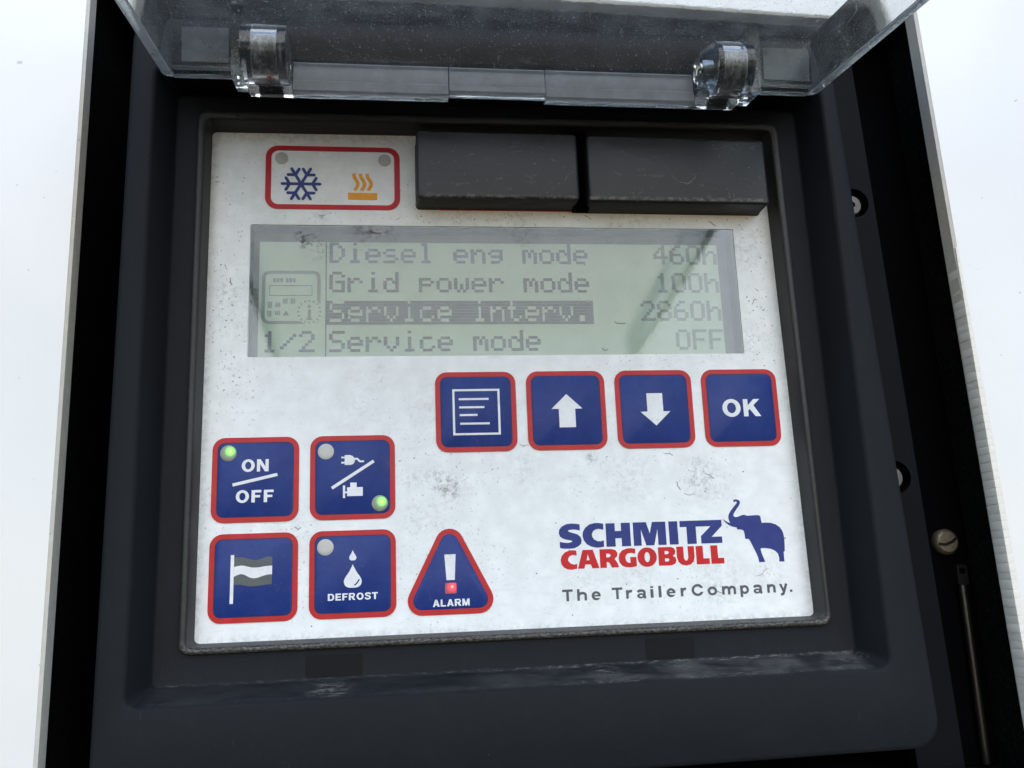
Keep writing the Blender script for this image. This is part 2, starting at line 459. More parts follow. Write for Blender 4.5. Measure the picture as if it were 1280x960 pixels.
# 2D shapes (x, z) in mm ------------------------------------------------
def rect(x0, z0, x1, z1):
    return [(x0, z0), (x1, z0), (x1, z1), (x0, z1)]
def ell(cx, cz, rx, rz, n=36):
    return [(cx + rx * math.cos(2 * math.pi * i / n), cz + rz * math.sin(2 * math.pi * i / n)) for i in range(n)]
def rrect(x0, z0, x1, z1, r, n=6):
    pts = []
    for cx, cz, a0 in ((x1 - r, z0 + r, -90), (x1 - r, z1 - r, 0), (x0 + r, z1 - r, 90), (x0 + r, z0 + r, 180)):
        for i in range(n + 1):
            a = math.radians(a0 + 90 * i / n)
            pts.append((cx + r * math.cos(a), cz + r * math.sin(a)))
    return pts
def round_poly(pts, r, n=6):
    """polygon with its corners rounded to radius r."""
    pts = ccw(pts)
    out = []
    m = len(pts)
    for i in range(m):
        p0, p, p1 = (Vector(pts[(i + k) % m]) for k in (-1, 0, 1))
        d0, d1 = (p0 - p).normalized(), (p1 - p).normalized()
        half = math.acos(max(-1, min(1, d0.dot(d1)))) / 2
        c = p + (d0 + d1).normalized() * (r / math.sin(half))
        t0 = p + d0 * (r / math.tan(half))
        t1 = p + d1 * (r / math.tan(half))
        a0 = math.atan2(t0.y - c.y, t0.x - c.x)
        a1 = math.atan2(t1.y - c.y, t1.x - c.x)
        da = (a1 - a0 + math.pi) % (2 * math.pi) - math.pi
        for k in range(n + 1):
            a = a0 + da * k / n
            out.append((c.x + r * math.cos(a), c.y + r * math.sin(a)))
    return out
def cap(p, q, wd, n=6):
    """round-ended stroke."""
    p, q = Vector(p), Vector(q)
    a = math.atan2(q.y - p.y, q.x - p.x)
    r = wd / 2
    return [(q.x + r * math.cos(a + t), q.y + r * math.sin(a + t)) for t in [math.pi * (i / n - .5) for i in range(n + 1)]] + \
           [(p.x - r * math.cos(a + t), p.y - r * math.sin(a + t)) for t in [math.pi * (i / n - .5) for i in range(n + 1)]]
def stroke(path, wd, wz=None):
    """butt-ended stroke of a polyline, one outline."""
    n = len(path)
    L, R = [], []
    for i in range(n):
        a, b = Vector(path[max(0, i - 1)]), Vector(path[min(n - 1, i + 1)])
        d = (b - a).normalized()
        nrm = Vector((-d.y, d.x))
        p = Vector(path[i])
        k = wd / 2
        if 0 < i < n - 1:
            d0 = (p - a).normalized()
            k = min(wd, k / max(.5, abs(Vector((-d0.y, d0.x)).dot(nrm))))
        L.append(tuple(p + nrm * k))
        R.append(tuple(p - nrm * k))
    return L + R[::-1]
def curve(pts, per=6, closed=False):
    """Catmull-Rom through points."""
    out = []
    n = len(pts)
    rng = range(n) if closed else range(n - 1)
    for i in rng:
        g = (lambda k: Vector(pts[k % n])) if closed else (lambda k: Vector(pts[max(0, min(n - 1, k))]))
        p0, p1, p2, p3 = g(i - 1), g(i), g(i + 1), g(i + 2)
        for s in range(per):
            t = s / per
            out.append(tuple(0.5 * ((2 * p1) + (p2 - p0) * t + (2 * p0 - 5 * p1 + 4 * p2 - p3) * t * t + (3 * p1 - p0 - 3 * p2 + p3) * t ** 3)))
    if not closed:
        out.append(tuple(pts[-1]))
    return out

def jag(h):
    out = []
    for p_, q_ in zip(h, h[1:]):
        for k in range(3):
            u = k / 3
            out.append((p_[0] + (q_[0] - p_[0]) * u + random.uniform(-.16, .16), p_[1] + (q_[1] - p_[1]) * u + random.uniform(-.16, .16)))
    return out + [h[-1]]

def csg(ops):
    """fold of (+1/-1, outline) pairs -> verts, triangles."""
    vs, fs = [], []
    for sgn, p in ops:
        p = ccw(p)
        fs.append(list(range(len(vs), len(vs) + len(p))))
        vs += [Vector((a, b)) for a, b in p]
    V, E_, F, ov, oe, of = delaunay_2d_cdt(vs, [], fs, 1, 1e-5, True)
    tris = []
    for f, src in zip(F, of):
        inside = False
        for k, (sgn, _) in enumerate(ops):
            if k in src:
                inside = sgn > 0
        if inside:
            tris.append(f)
    return V, tris

def slab_bm(bm, ops, yf, yb):
    V, T = csg(ops)
    used = sorted({i for f in T for i in f})
    fr = {i: bm.verts.new((V[i].x, yf, V[i].y)) for i in used}
    bk = {i: bm.verts.new((V[i].x, yb, V[i].y)) for i in used}
    ed = {}
    for f in T:
        bm.faces.new([fr[i] for i in f])
        bm.faces.new([bk[i] for i in f][::-1])
        for k in range(len(f)):
            e = (f[k], f[(k + 1) % len(f)])
            if (e[1], e[0]) in ed:
                del ed[(e[1], e[0])]
            else:
                ed[e] = 1
    for (i, j) in ed:
        try:
            bm.faces.new((fr[i], fr[j], bk[j], bk[i]))
        except ValueError:
            pass

def slab(name, ops, yf, yb, mat, parent=None, label=None, origin=None):
    bm = bmesh.new()
    slab_bm(bm, ops, yf, yb)
    return from_bm(name, bm, mat, parent, label, origin=origin)

def loft(name, loops, mat, parent=None, label=None, cap_end=False, cap_start=False, sharp=35, closed=True, origin=None):
    bm = bmesh.new()
    R = [[bm.verts.new(p) for p in lp] for lp in loops]
    for a_, b_ in zip(R, R[1:]):
        n = len(a_)
        for i in range(n if closed else n - 1):
            bm.faces.new((a_[i], a_[(i + 1) % n], b_[(i + 1) % n], b_[i]))
    if cap_start:
        bm.faces.new(R[0])
    if cap_end:
        bm.faces.new(R[-1])
    return from_bm(name, bm, mat, parent, label, sharp, origin)

def ring(corners, r, y, n=5):
    return [(p[0], y, p[1]) for p in round_poly(corners, r, n)]
def inset(c, d):
    """shrink TL, TR, BR, BL corners by d."""
    (a, b), (c1, d1), (e1, f1), (g, h) = c
    return [(a + d, b - d), (c1 - d, d1 - d), (e1 - d, f1 + d), (g + d, h + d)]

# ------------------------------------------------------------------ lettering: a heavy grotesque, cap height 1
def arcp(cx, cz, rx, rz, a0, a1, n=14):
    return [(cx + rx * math.cos(math.radians(a0 + (a1 - a0) * i / n)), cz + rz * math.sin(math.radians(a0 + (a1 - a0) * i / n))) for i in range(n + 1)]
VS, HS = .27, .20
def cap_glyph(ch, w):
    v, h = VS, HS
    if ch == 'O':
        return [(1, ell(w / 2, .5, w / 2, .52)), (-1, ell(w / 2, .5, w / 2 - v, .52 - h - .01))]
    if ch == 'N':
        return [(1, rect(0, 0, v - .02, 1)), (1, rect(w - v + .02, 0, w, 1)), (1, [(0, 1), (v + .02, 1), (w, 0), (w - v - .02, 0)])]
    if ch == 'F':
        return [(1, rect(0, 0, v, 1)), (1, rect(.1, 1 - h, w, 1)), (1, rect(.1, .40, w * .88, .40 + h - .01))]
    if ch == 'E':
        return [(1, rect(0, 0, v, 1)), (1, rect(.1, 1 - h, w * .97, 1)), (1, rect(.1, .42, w * .90, .42 + h - .02)), (1, rect(.1, 0, w, h))]
    if ch == 'T':
        return [(1, rect(0, 1 - h, w, 1)), (1, rect(w / 2 - v / 2, 0, w / 2 + v / 2, 1))]
    if ch == 'L':
        return [(1, rect(0, 0, v, 1)), (1, rect(.1, 0, w, h))]
    if ch == 'K':
        return [(1, rect(0, 0, v, 1)), (1, [(.2, .26), (.2, .56), (w * .62, 1), (w * .97, 1)]), (1, [(w * .30, .50), (w * .55, .70), (w, 0), (w * .68, 0)])]
    if ch == 'D':
        b = w - .46
        return [(1, [(0, 0)] + arcp(b, .5, .46, .5, -90, 90) + [(0, 1)]), (-1, [(v, h)] + arcp(b, .5, .46 - v, .5 - h, -90, 90) + [(v, 1 - h)])]
    if ch == 'R':
        b = w * .93 - .29
        return [(1, [(w * .34, .45), (w * .66, .48), (w, 0), (w * .67, 0)]), (1, rect(0, 0, v, 1)),
                (1, [(.1, .40)] + arcp(b, .70, .29, .30, -90, 90) + [(.1, 1)]), (-1, [(v, .58)] + arcp(b - .02, .70, .09, .12, -90, 90) + [(v, .82)])]
    if ch == 'S':
        p = curve([(w * .93, .72), (w * .80, .86), (w * .5, .915), (w * .22, .85), (w * .17, .70), (w * .36, .58), (w * .62, .49), (w * .85, .36), (w * .80, .16), (w * .5, .085), (w * .2, .14), (w * .06, .29)], 5)
        return [(1, stroke(p, .215))]
    if ch == 'A':
        return [(1, [(0, 0), (w * .36, 1), (w * .64, 1), (w, 0), (w * .71, 0), (w * .645, .2), (w * .355, .2), (w * .29, 0)]), (-1, [(w * .42, .38), (w * .58, .38), (w * .5, .68)])]
    if ch == 'M':
        return [(1, rect(0, 0, v - .04, 1)), (1, rect(w - v + .04, 0, w, 1)), (1, [(0, 1), (.32, 1), (w / 2 + .12, 0), (w / 2 - .12, 0)]), (1, [(w - .32, 1), (w, 1), (w / 2 + .12, 0), (w / 2 - .12, 0)])]
CAPW = dict(O=1.03, N=.93, F=.77, E=.82, T=.86, L=.76, K=.98, D=.94, R=.96, S=.88, A=1.0, M=1.06)
def place(ops, s, x, z):
    return [(g, [(x + a * s, z + b * s) for a, b in p]) for g, p in ops]
def caps(text, x0, x1, z, size, squeeze=1.0):
    ws = [CAPW[c] * size * squeeze for c in text]
    gap = (x1 - x0 - sum(ws)) / max(1, len(text) - 1)
    out, x = [], x0
    for c, w_ in zip(text, ws):
        out.append(place(cap_glyph(c, w_ / size), size, x, z))
        x += w_ + gap
    return out
def text_mesh(name, glyphs, yf, yb, mat, parent, label=None):
    bm = bmesh.new()
    for g in glyphs:                     # each letter folded on its own
        slab_bm(bm, g, yf, yb)
    return from_bm(name, bm, mat, parent, label)

def low_glyph(ch, w):
    t = .22
    if ch == 'T':
        return [(1, rect(0, 1 - t + .02, w, 1)), (1, rect(w / 2 - t / 2, 0, w / 2 + t / 2, .99))]
    if ch in 'hnm':
        top = 1 if ch == 'h' else .74
        out = [(1, rect(0, 0, t, top))]
        xs = [(t / 2, w - t / 2)] if ch != 'm' else [(t / 2, w / 2), (w / 2, w - t / 2)]
        for a_, b_ in xs:
            out.append((1, stroke(curve([(a_ + .02, .40), (a_ + .10, .57), ((a_ + b_) / 2 + .04, .645), (b_ - .04, .57), (b_, .42), (b_, 0)], 5), t)))
        return out
    if ch == 'r':
        return [(1, rect(0, 0, t, .74)), (1, stroke(curve([(t / 2 + .02, .36), (.20, .55), (w - .13, .645), (w, .63)], 5), t * .95))]
    if ch in 'oe':
        out = [(1, ell(w / 2, .37, w / 2, .39)), (-1, ell(w / 2, .37, w / 2 - t, .39 - t + .02))]
        if ch == 'e':
            out = out + [(-1, rect(w * .5, .17, w + .1, .31)), (1, rect(.12, .305, w - .02, .44))]
        return out
    if ch == 'a':
        return [(1, stroke(curve([(.07, .52), (.17, .625), (w * .48, .655), (w - .20, .60), (w - t / 2 - .03, .45), (w - t / 2 - .03, .12), (w - .04, 0)], 5), t)),
                (1, ell(w * .41, .205, w * .41, .225)), (-1, ell(w * .44, .205, w * .41 - t * .85, .225 - t * .68))]
    if ch == 'i':
        return [(1, rect(0, 0, w, .74)), (1, rect(0, .84, w, 1.0))]
    if ch == 'l':
        return [(1, rect(0, 0, w, 1))]
    if ch == 'p':
        return [(1, ell(w / 2 + .01, .37, w / 2, .39)), (-1, ell(w / 2 + .01, .37, w / 2 - t, .39 - t + .02)), (1, rect(0, -.27, t, .74))]
    if ch == 'y':
        return [(1, [(0, .74), (.22, .74), (w * .62, .06), (w * .40, 0)]), (1, stroke([(w - .10, .75), (w * .53, .06), (w * .40, -.16), (.10, -.19)], t))]
    if ch == 'C':
        return [(1, ell(w / 2 + .03, .5, w / 2 + .03, .52)), (-1, ell(w / 2 + .03, .5, w / 2 + .03 - t, .52 - t + .01)), (-1, rect(w * .66, .33, w + .3, .66)), (-1, rect(w, 0, w + .3, 1))]
    if ch == '.':
        return [(1, rect(0, 0, w, .20))]

# ================================================================== THE TRAILER SKIN
body = empty('body_panel', (0, -22, -130))
body['label'] = 'white painted trailer body panel around the dark opening'
body['category'] = 'body panel'
BODY_OFF = Vector((0, 22, 130)) * MM
def onbody(o):
    o.location = o.location + BODY_OFF
    return o
OPEN = [(-136.5, 139.5), (154.4, 135.5), (160.7, -134.5), (-136.8, -134.5)]     # TL TR BR BL
onbody(slab('skin', [(1, rrect(-520, -420, 540, 430, 30)), (-1, round_poly(OPEN, 3.0))], -22, -16.2, 'paint', body))
# raw cut edge lining the opening
inner = [(p[0] + dx, p[1] + dz) for p, (dx, dz) in zip(OPEN, ((.9, -.9), (-.9, -.9), (-.9, .9), (.9, .9)))]
loops = []
for (cset, y) in ((OPEN, -21.9), (inner, -21.2), (inner, -15.6), ([(p[0] - 2.2 * (1 if p[0] < 0 else -1), p[1] + (2.2 if p[1] > 0 else -2.2)) for p in OPEN], -15.4)):
    loops.append(ring(cset, 2.8, y))
onbody(loft('cut_edge', loops, 'cut', body))
# ribbed sealing strip on the lower right edge
bm = bmesh.new()
z = 38.0
k = 0
while z > -129:
    hgt = 2.75 + random.uniform(-.35, .35)
    fx = (131.4 - z) / 265.9
    xe = 154.4 + 6.3 * fx
    wdt = .75 + random.uniform(-.10, .10)
    grow = min(1, max(0, (38 - z) / 60))
    c = [(xe + .1 + 1.0 * grow, -22.25), (xe - .6 - .3 * grow, -22.0), (xe - wdt - .5 * grow, -20.8), (xe - wdt - .4 * grow, -16.4), (xe + .5, -15.2)]
    prev = None
    for (dz, s) in ((0, .93), (.3, 1.0), (hgt - .35, 1.0), (hgt - .03, .95)):
        vsr = [bm.verts.new((xe + (px - xe) * s, -18.5 + (py + 18.5) * (s * .15 + .85), z - dz)) for px, py in c]
        if prev:
            for i in range(4):
                bm.faces.new((prev[i], prev[i + 1], vsr[i + 1], vsr[i]))
        else:
            bm.faces.new(vsr)
        prev = vsr
    bm.faces.new(prev)
    z -= hgt
onbody(from_bm('ribbed_strip', bm, 'trim', body, 'cream ribbed sealing strip along the lower right edge of the opening'))
# dark cavity behind the opening
bm = bmesh.new()
bx = [(-138.2, 143), (157, 143), (164, -137), (-138.5, -137)]
f_ = [bm.verts.new((x, -15.3, z)) for x, z in bx]
b_ = [bm.verts.new((x + (3 if x > 0 else -3), 42, z)) for x, z in bx]
for i in range(4):
    bm.faces.new((f_[i], f_[(i + 1) % 4], b_[(i + 1) % 4], b_[i]))
bm.faces.new(b_)
bmesh.ops.subdivide_edges(bm, edges=bm.edges[:], cuts=3)
onbody(from_bm('cavity', bm, 'cavity', body, 'rough black cavity behind the opening'))
onbody(slab('bracket_plate', [(1, rect(139, -136, 163.0, 135))], 5.5, 8.0, 'black', body))

# bolt and rod in the right-hand gap
bolt = empty('bolt', (153.9, 5.5, -62.1))
bolt['label'] = 'round slotted steel bolt head in the dark gap right of the black frame'
bolt['category'] = 'bolt'
def turned(name, prof, mat, parent, axis='y', n=28, label=None, loc=None):
    """lathe: prof = (radius, along) pairs, mm, local to the parent."""
    lp = []
    for r, d in prof:
        row = []
        for i in range(n):
            a_ = 2 * math.pi * i / n
            u, v = r * math.cos(a_), r * math.sin(a_)
            row.append((u, d, v) if axis == 'y' else ((d, u, v) if axis == 'x' else (u, v, d)))
        lp.append(row)
    o = loft(name, lp, mat, parent, label, cap_end=True, cap_start=True)
    if loc:
        o.location = Vector(loc) * MM
    return o
turned('head', [(4.5, 0), (4.6, -1.6), (4.2, -2.6), (3.4, -3.2)], 'steel', bolt)
bm = bmesh.new()
slab_bm(bm, [(1, stroke([(-3.6, -.5), (-1.2, -.9), (1.6, .1), (3.3, 1.5)], 1.0))], -3.32, -3.0)
from_bm('slot', bm, 'rod', bolt)
rod = empty('rod', (157.3, 3.0, -126))
rod['label'] = 'thin dark vertical rod with a small clip on top, below the bolt'
rod['category'] = 'rod'
turned('shaft', [(1.4, -9.5), (1.4, 47), (1.2, 49)], 'rod', rod, 'z', 24)
slab('clip', [(1, rrect(-1.9, 49, 1.9, 56, .6)), (-1, rrect(-1.1, 52.9, 1.1, 54.8, .3))], -1.2, 2.4, 'rod', rod)

# ================================================================== THE CONTROL UNIT
unit = empty('control_unit', (0, 0, 0))
unit['label'] = 'black framed refrigeration control unit with white keypad, display and raised clear lid'
unit['category'] = 'control panel'

FACE_O = [(-122.2, 118), (119.6, 118), (129.2, -124.8), (-123.2, -126.5)]
FACE_I = [(-114.2, 99.6), (114.0, 99.6), (114.9, -100.4), (-114.2, -100.4)]
FLOOR_O = [(-110.4, 96.8), (110.3, 96.8), (110.5, -96.5), (-110.5, -96.5)]
FLOOR_I = [(-102.6, 89.8), (102.4, 89.8), (102.4, -86.8), (-102.6, -86.8)]
def grow(c, d):
    return inset(c, -d)
loops = [ring(grow(FACE_O, .9), 9, 14), ring(grow(FACE_O, .5), 9, -15), ring(FACE_O, 8.5, -18.6), ring(inset(FACE_O, .5), 8.2, -19.6), ring(inset(FACE_O, 1.5), 7.6, -20),
         ring(grow(FACE_I, 1.3), 4.2, -20), ring(grow(FACE_I, .4), 3.6, -19.7), ring(inset(FACE_I, .15), 3.2, -18.9),
         ring(grow(FLOOR_O, .35), 2.2, -6.9), ring(FLOOR_O, 2.0, -6.2), ring(inset(FLOOR_O, .5), 1.8, -6.0), ring(FLOOR_I, 2.5, -6.0), ring(FLOOR_I, 2.5, 2.0)]
loft('housing', loops, 'plastic', unit, sharp=50)
# mounting flange with two screw holes
fl_ops = [(1, round_poly([(117, 126), (136.6, 126), (145.6, -150), (129.5, -150)], 4))]
SCREWS = [(131.0, 62.0), (133.7, -39.5)]
for sx, sz in SCREWS:
    fl_ops.append((-1, ell(sx, sz, 5.6, 5.6)))
flange = slab('mounting_flange', fl_ops, -4, 1, 'flange', unit)
for sx, sz in SCREWS:
    s_ = turned('screw', [(4.1, 2.0), (4.1, -1.2), (3.5, -2.2), (1.2, -2.5), (1.1, -1.0)], 'screw', flange, loc=(sx, 0, sz))
slab('hole_back', [(1, rect(118, -52, 141, 75))], 2.0, 3.0, 'cavity', flange)

# rubber rim round the keypad
RI = [(-100.7, 87.4), (99.4, 88.2), (101.4, -85.6), (-100.9, -85.6)]
RO = [(-103.4, 90.6), (102.6, 91.2), (103.3, -87.6), (-103.3, -87.6)]
loops = [ring(RO, 3.4, -5.8), ring(RO, 3.4, -7.2), ring(inset(RO, .35), 3.1, -7.85), ring(inset(RO, .9), 2.8, -8.05), ring(grow(RI, .6), 2.5, -8.0), ring(grow(RI, .15), 2.2, -7.6),
         ring(RI, 2.0, -6.8), ring(inset(RI, .7), 1.6, -.4), ring(inset(RI, .8), 1.6, .6)]
loft('rim', loops, 'rim', unit, sharp=60)
slab('moulding_mark', [(1, ell(-88.5, 88.7, 2.0, 1.3, 20)), (-1, ell(-88.3, 88.4, 1.5, .9, 20))], -8.25, -7.9, 'rim', unit)
slab('latch_plate', [(1, rrect(-65.9, -96.0, -48.8, -89.4, .4))], -6.12, -5.9, 'notch', unit)
slab('latch_plate', [(1, rrect(40.5, -95.8, 56.5, -89.2, .4))], -6.12, -5.9, 'notch', unit)

# white printed foil with the display window cut out
WIN = (-86.4, 6.0, 85.0, 52.8)
plate = slab('keypad', [(1, rrect(-101, -85.2, 101, 87.4, 2.0)), (-1, rrect(*WIN, .5))], 0, 1.4, 'foil', unit, 'white dirty keypad foil')

# --- membrane buttons
def lamp(parent, x, z, r, mat, y=-.62, label=None):
    bm = bmesh.new()
    lp = []
    for rr, d in ((r, .45), (r, .12), (r * .93, .02), (r * .6, -.04)):
        lp.append([bm.verts.new((x + rr * math.cos(2 * math.pi * i / 28), y + d, z + rr * math.sin(2 * math.pi * i / 28))) for i in range(28)])
    for p_, q_ in zip(lp, lp[1:]):
        for i in range(28):
            bm.faces.new((p_[i], p_[(i + 1) % 28], q_[(i + 1) % 28], q_[i]))
    bm.faces.new(lp[-1])
    return from_bm('status_lamp', bm, mat, parent, label, origin=(x, y, z))
def key(x0, z0, x1, z1, label, r=4.0, bw=1.75):
    b = loft('button', [[(p[0], y, p[1]) for p in rrect(x0 + d, z0 + d, x1 - d, z1 - d, max(.4, r - d))] for d, y in ((bw + .02, -.02), (bw + .02, -.30), (bw + .25, -.42))], 'blue', unit, label, cap_end=True)
    slab('border', [(1, rrect(x0, z0, x1, z1, r)), (-1, rrect(x0 + bw, z0 + bw, x1 - bw, z1 - bw, r - bw))], -.34, -.01, 'red', b)
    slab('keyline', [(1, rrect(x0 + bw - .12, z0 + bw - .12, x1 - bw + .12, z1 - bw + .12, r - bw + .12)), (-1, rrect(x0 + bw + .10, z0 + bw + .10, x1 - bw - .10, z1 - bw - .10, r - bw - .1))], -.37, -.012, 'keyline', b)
    return b
YS, YB = -.54, -.40          # printed symbols sit on the button tops
def sym(name, ops, parent, mat='white', label=None):
    return slab(name, ops, YS, YB, mat, parent, label)

B = key(-24.65, -27.15, 2.67, .15, 'blue menu button with a page symbol')
sym('symbol', [(1, rect(-18.92, -21.5, -2.93, -5.8)), (-1, rect(-18.2, -20.8, -3.65, -6.5))] + [(1, rect(a_, z_ - .34, b_, z_ + .34)) for a_, b_, z_ in ((-16.8, -6.7, -9.24), (-16.7, -8.2, -12.04), (-16.6, -10.6, -14.67), (-16.5, -6.6, -17.6))], B)
B = key(6.27, -27.15, 33.55, .15, 'blue button with a white up arrow')
sym('symbol', [(1, [(20.0, -7.94), (25.35, -13.04), (22.82, -13.06), (22.82, -19.43), (17.18, -19.43), (17.18, -13.06), (14.65, -13.04)])], B)
B = key(37.16, -27.15, 64.46, .15, 'blue button with a white down arrow')
sym('symbol', [(1, [(48.1, -8.05), (53.7, -8.05), (53.7, -14.43), (56.2, -14.45), (50.91, -19.35), (45.65, -14.5), (48.1, -14.43)])], B)
B = key(68.1, -27.15, 95.45, .15, 'blue button marked OK')
text_mesh('caption', caps('OK', 74.95, 88.75, -16.7, 6.1, 1.04), YS, YB, 'white', B)
B = key(-96.5, -48.25, -69.15, -20.9, 'blue button marked ON OFF with a lit green lamp')
text_mesh('caption', caps('ON', -87.2, -78.75, -32.05, 3.95) + caps('OFF', -88.8, -77.05, -41.95, 3.95), YS, YB, 'white', B)
sym('slash', [(1, stroke([(-89.9, -36.22), (-75.95, -33.15)], 1.0))], B)
lamp(B, -91.5, -25.95, 2.6, 'lamp_green', label='round lamp lit green')
B = key(-65.65, -48.25, -38.28, -20.9, 'blue button with a plug and an engine symbol, lower lamp lit green')
sym('plug_symbol', [(1, [(-55.67, -27.82), (-55.67, -28.36), (-54.57, -28.36), (-54.57, -29.5), (-55.67, -29.52), (-55.67, -30.09), (-54.57, -30.1), (-54.57, -30.58), (-52.63, -30.6), (-51.82, -30.31), (-51.37, -29.64), (-51.28, -28.96), (-50.66, -28.91), (-49.94, -29.67), (-49.5, -29.79), (-48.32, -29.79), (-48.32, -29.2), (-49.53, -29.19), (-50.3, -28.4), (-50.7, -28.3), (-51.5, -28.35), (-51.96, -27.7), (-52.76, -27.34), (-54.57, -27.32), (-54.57, -27.85)])], B)
sym('engine_symbol', [(1, [(-55.11, -37.26), (-54.42, -37.28), (-54.42, -39.22), (-53.78, -39.24), (-53.78, -37.89), (-52.76, -37.86), (-52.76, -36.38), (-50.7, -36.4), (-50.7, -37.88), (-48.75, -37.91), (-48.76, -40.74), (-53.78, -40.75), (-53.78, -39.78), (-54.42, -39.76), (-54.42, -41.33), (-55.11, -41.31)])], B)
sym('slash', [(1, stroke([(-58.66, -38.03), (-45.18, -29.48)], 1.0))], B)
lamp(B, -60.6, -26.05, 2.6, 'lamp_off', label='unlit grey lamp')
lamp(B, -43.3, -43.3, 2.6, 'lamp_green', label='round lamp lit green')
B = key(-96.5, -79.15, -69.15, -51.7, 'blue button with a white and grey flag symbol')
TOP = [(-88.75, -59.1), (-86.8, -59.0), (-84.74, -59.49), (-82.68, -60.05), (-80.63, -59.77), (-79.1, -59.25), (-78.07, -59.1), (-77.08, -59.25)]
M1 = [(-88.75, -61.98), (-86.48, -61.63), (-84.68, -62.0), (-83.14, -62.34), (-81.09, -62.34), (-79.05, -62.05), (-77.08, -61.96)]
M2 = [(-88.78, -65.01), (-86.92, -64.28), (-85.64, -64.48), (-84.09, -65.31), (-82.81, -65.67), (-81.54, -65.55), (-80.01, -65.08), (-78.48, -64.7), (-77.1, -64.65)]
BOT = [(-88.77, -67.57), (-86.84, -67.51), (-85.31, -67.83), (-83.27, -68.14), (-80.97, -68.04), (-78.94, -67.76), (-77.12, -67.7)]
sym('flag_stripe', [(1, curve(TOP, 4) + curve(M1, 4)[::-1])], B, 'grey', 'dark grey stripe')
sym('flag_stripe', [(1, curve(M1, 4) + curve(M2, 4)[::-1])], B, 'white', 'white stripe')
sym('flag_stripe', [(1, curve(M2, 4) + curve(BOT, 4)[::-1])], B, 'grey', 'dark grey stripe')
sym('flag_pole', [(1, [(-89.83, -58.28), (-88.8, -58.3), (-88.82, -73.27), (-89.85, -73.25)])], B)
B = key(-65.65, -79.15, -38.28, -51.7, 'blue button marked DEFROST with an unlit lamp')
def drop(cx, zt, zb, wd):
    r = wd / 2
    h = zt - zb
    return [(cx + a_ * r, zb + b_ * h) for a_, b_ in curve([(0, 1), (.12, .90), (.45, .66), (.82, .46), (1, .28), (.86, .10), (.5, .015), (0, 0), (-.5, .015), (-.86, .10), (-1, .28), (-.82, .46), (-.45, .66), (-.12, .90)], 4, True)]
sym('symbol', [(1, drop(-51.97, -58.0, -61.25, 2.25)), (1, drop(-51.97, -62.5, -69.75, 5.6)), (-1, stroke(curve([(-51.5, -69.0), (-50.67, -68.35), (-49.95, -67.2)], 4), .42))], B)
text_mesh('caption', caps('DEFROST', -59.75, -44.1, -73.55, 2.15), YS, YB, 'white', B)
lamp(B, -60.6, -56.85, 2.6, 'lamp_off', label='unlit grey lamp')
# alarm triangle
TO = [(-21.0, -46.6), (-37.6, -79.35), (-4.3, -79.35)]
def tri(d, r):
    p = round_poly(TO, 4.6 + 0 * d, 8)
    c = Vector((-21.0, -69.2))
    out = []
    n_ = len(p)
    for i in range(n_):
        a_, b_ = Vector(p[(i - 1) % n_]), Vector(p[(i + 1) % n_])
        t_ = (b_ - a_).normalized()
        nn = Vector((-t_.y, t_.x))
        out.append(tuple(Vector(p[i]) + nn * d))
    return out
B = loft('alarm_button', [[(p[0], y, p[1]) for p in tri(d, 0)] for d, y in ((1.72, -.02), (1.72, -.30), (1.95, -.42))], 'blue', unit, 'triangular blue ALARM button with a lit red lamp', cap_end=True)
slab('border', [(1, tri(0, 0)), (-1, tri(1.7, 0))], -.34, -.01, 'red', B)
sym('symbol', [(1, [(-22.74, -60.4), (-19.1, -60.4), (-19.55, -68.55), (-22.22, -68.55)])], B)
text_mesh('caption', caps('ALARM', -26.75, -14.95, -76.75, 2.2), YS, YB, 'white', B)
bm = bmesh.new()
slab_bm(bm, [(1, rrect(-22.72, -72.8, -19.05, -69.45, .35))], -.6, -.3)
from_bm('status_lamp', bm, 'lamp_red', B, 'square lamp lit red', origin=(-20.9, -.6, -71.1))

# --- indicator frames
I = slab('indicator_frame', [(1, rrect(-81.75, 58.5, -35.55, 82.05, 4.2)), (-1, rrect(-79.85, 60.2, -37.5, 80.35, 2.6))], -.3, -.01, 'red', unit, 'red rounded frame round the snowflake and heating symbols')
sn = []
c0 = Vector((-69.65, 67.88))
for k in range(6):
    a_ = math.radians(60 * k)
    d_ = Vector((math.cos(a_), math.sin(a_)))
    sn.append((1, cap(c0, c0 + d_ * 6.45, 1.0)))
    m_ = c0 + d_ * 3.9
    for s_ in (-1, 1):
        b2 = a_ + s_ * math.radians(60)
        sn.append((1, cap(m_, m_ + Vector((math.cos(b2), math.sin(b2))) * 2.5, 1.0)))
slab('snowflake_symbol', sn, -.2, -.01, 'snow', I)
ht = [(1, rect(-53.6, 62.3, -43.5, 64.8))]
for dx in (0, 2.32, 4.6):
    ht.append((1, stroke(curve([(-51.55 + dx, 72.0), (-51.4 + dx, 70.7), (-50.35 + dx, 68.9), (-50.25 + dx, 67.6), (-51.2 + dx, 65.75)], 5), 1.15)))
slab('heating_symbol', ht, -.2, -.01, 'orange', I)
lamp(I, -76.4, 77.35, 2.25, 'lamp_dim', y=-.25, label='unlit grey lamp')
lamp(I, -40.85, 77.3, 2.25, 'lamp_dim', y=-.25, label='unlit grey lamp')
slab('indicator_frame', [(1, rrect(-25.5, 58.72, 94, 83.6, 4.2)), (-1, rrect(-23.6, 60.45, 92.1, 81.9, 2.6))], -.3, -.01, 'red', unit, 'red frame mostly hidden behind the black cover blocks')

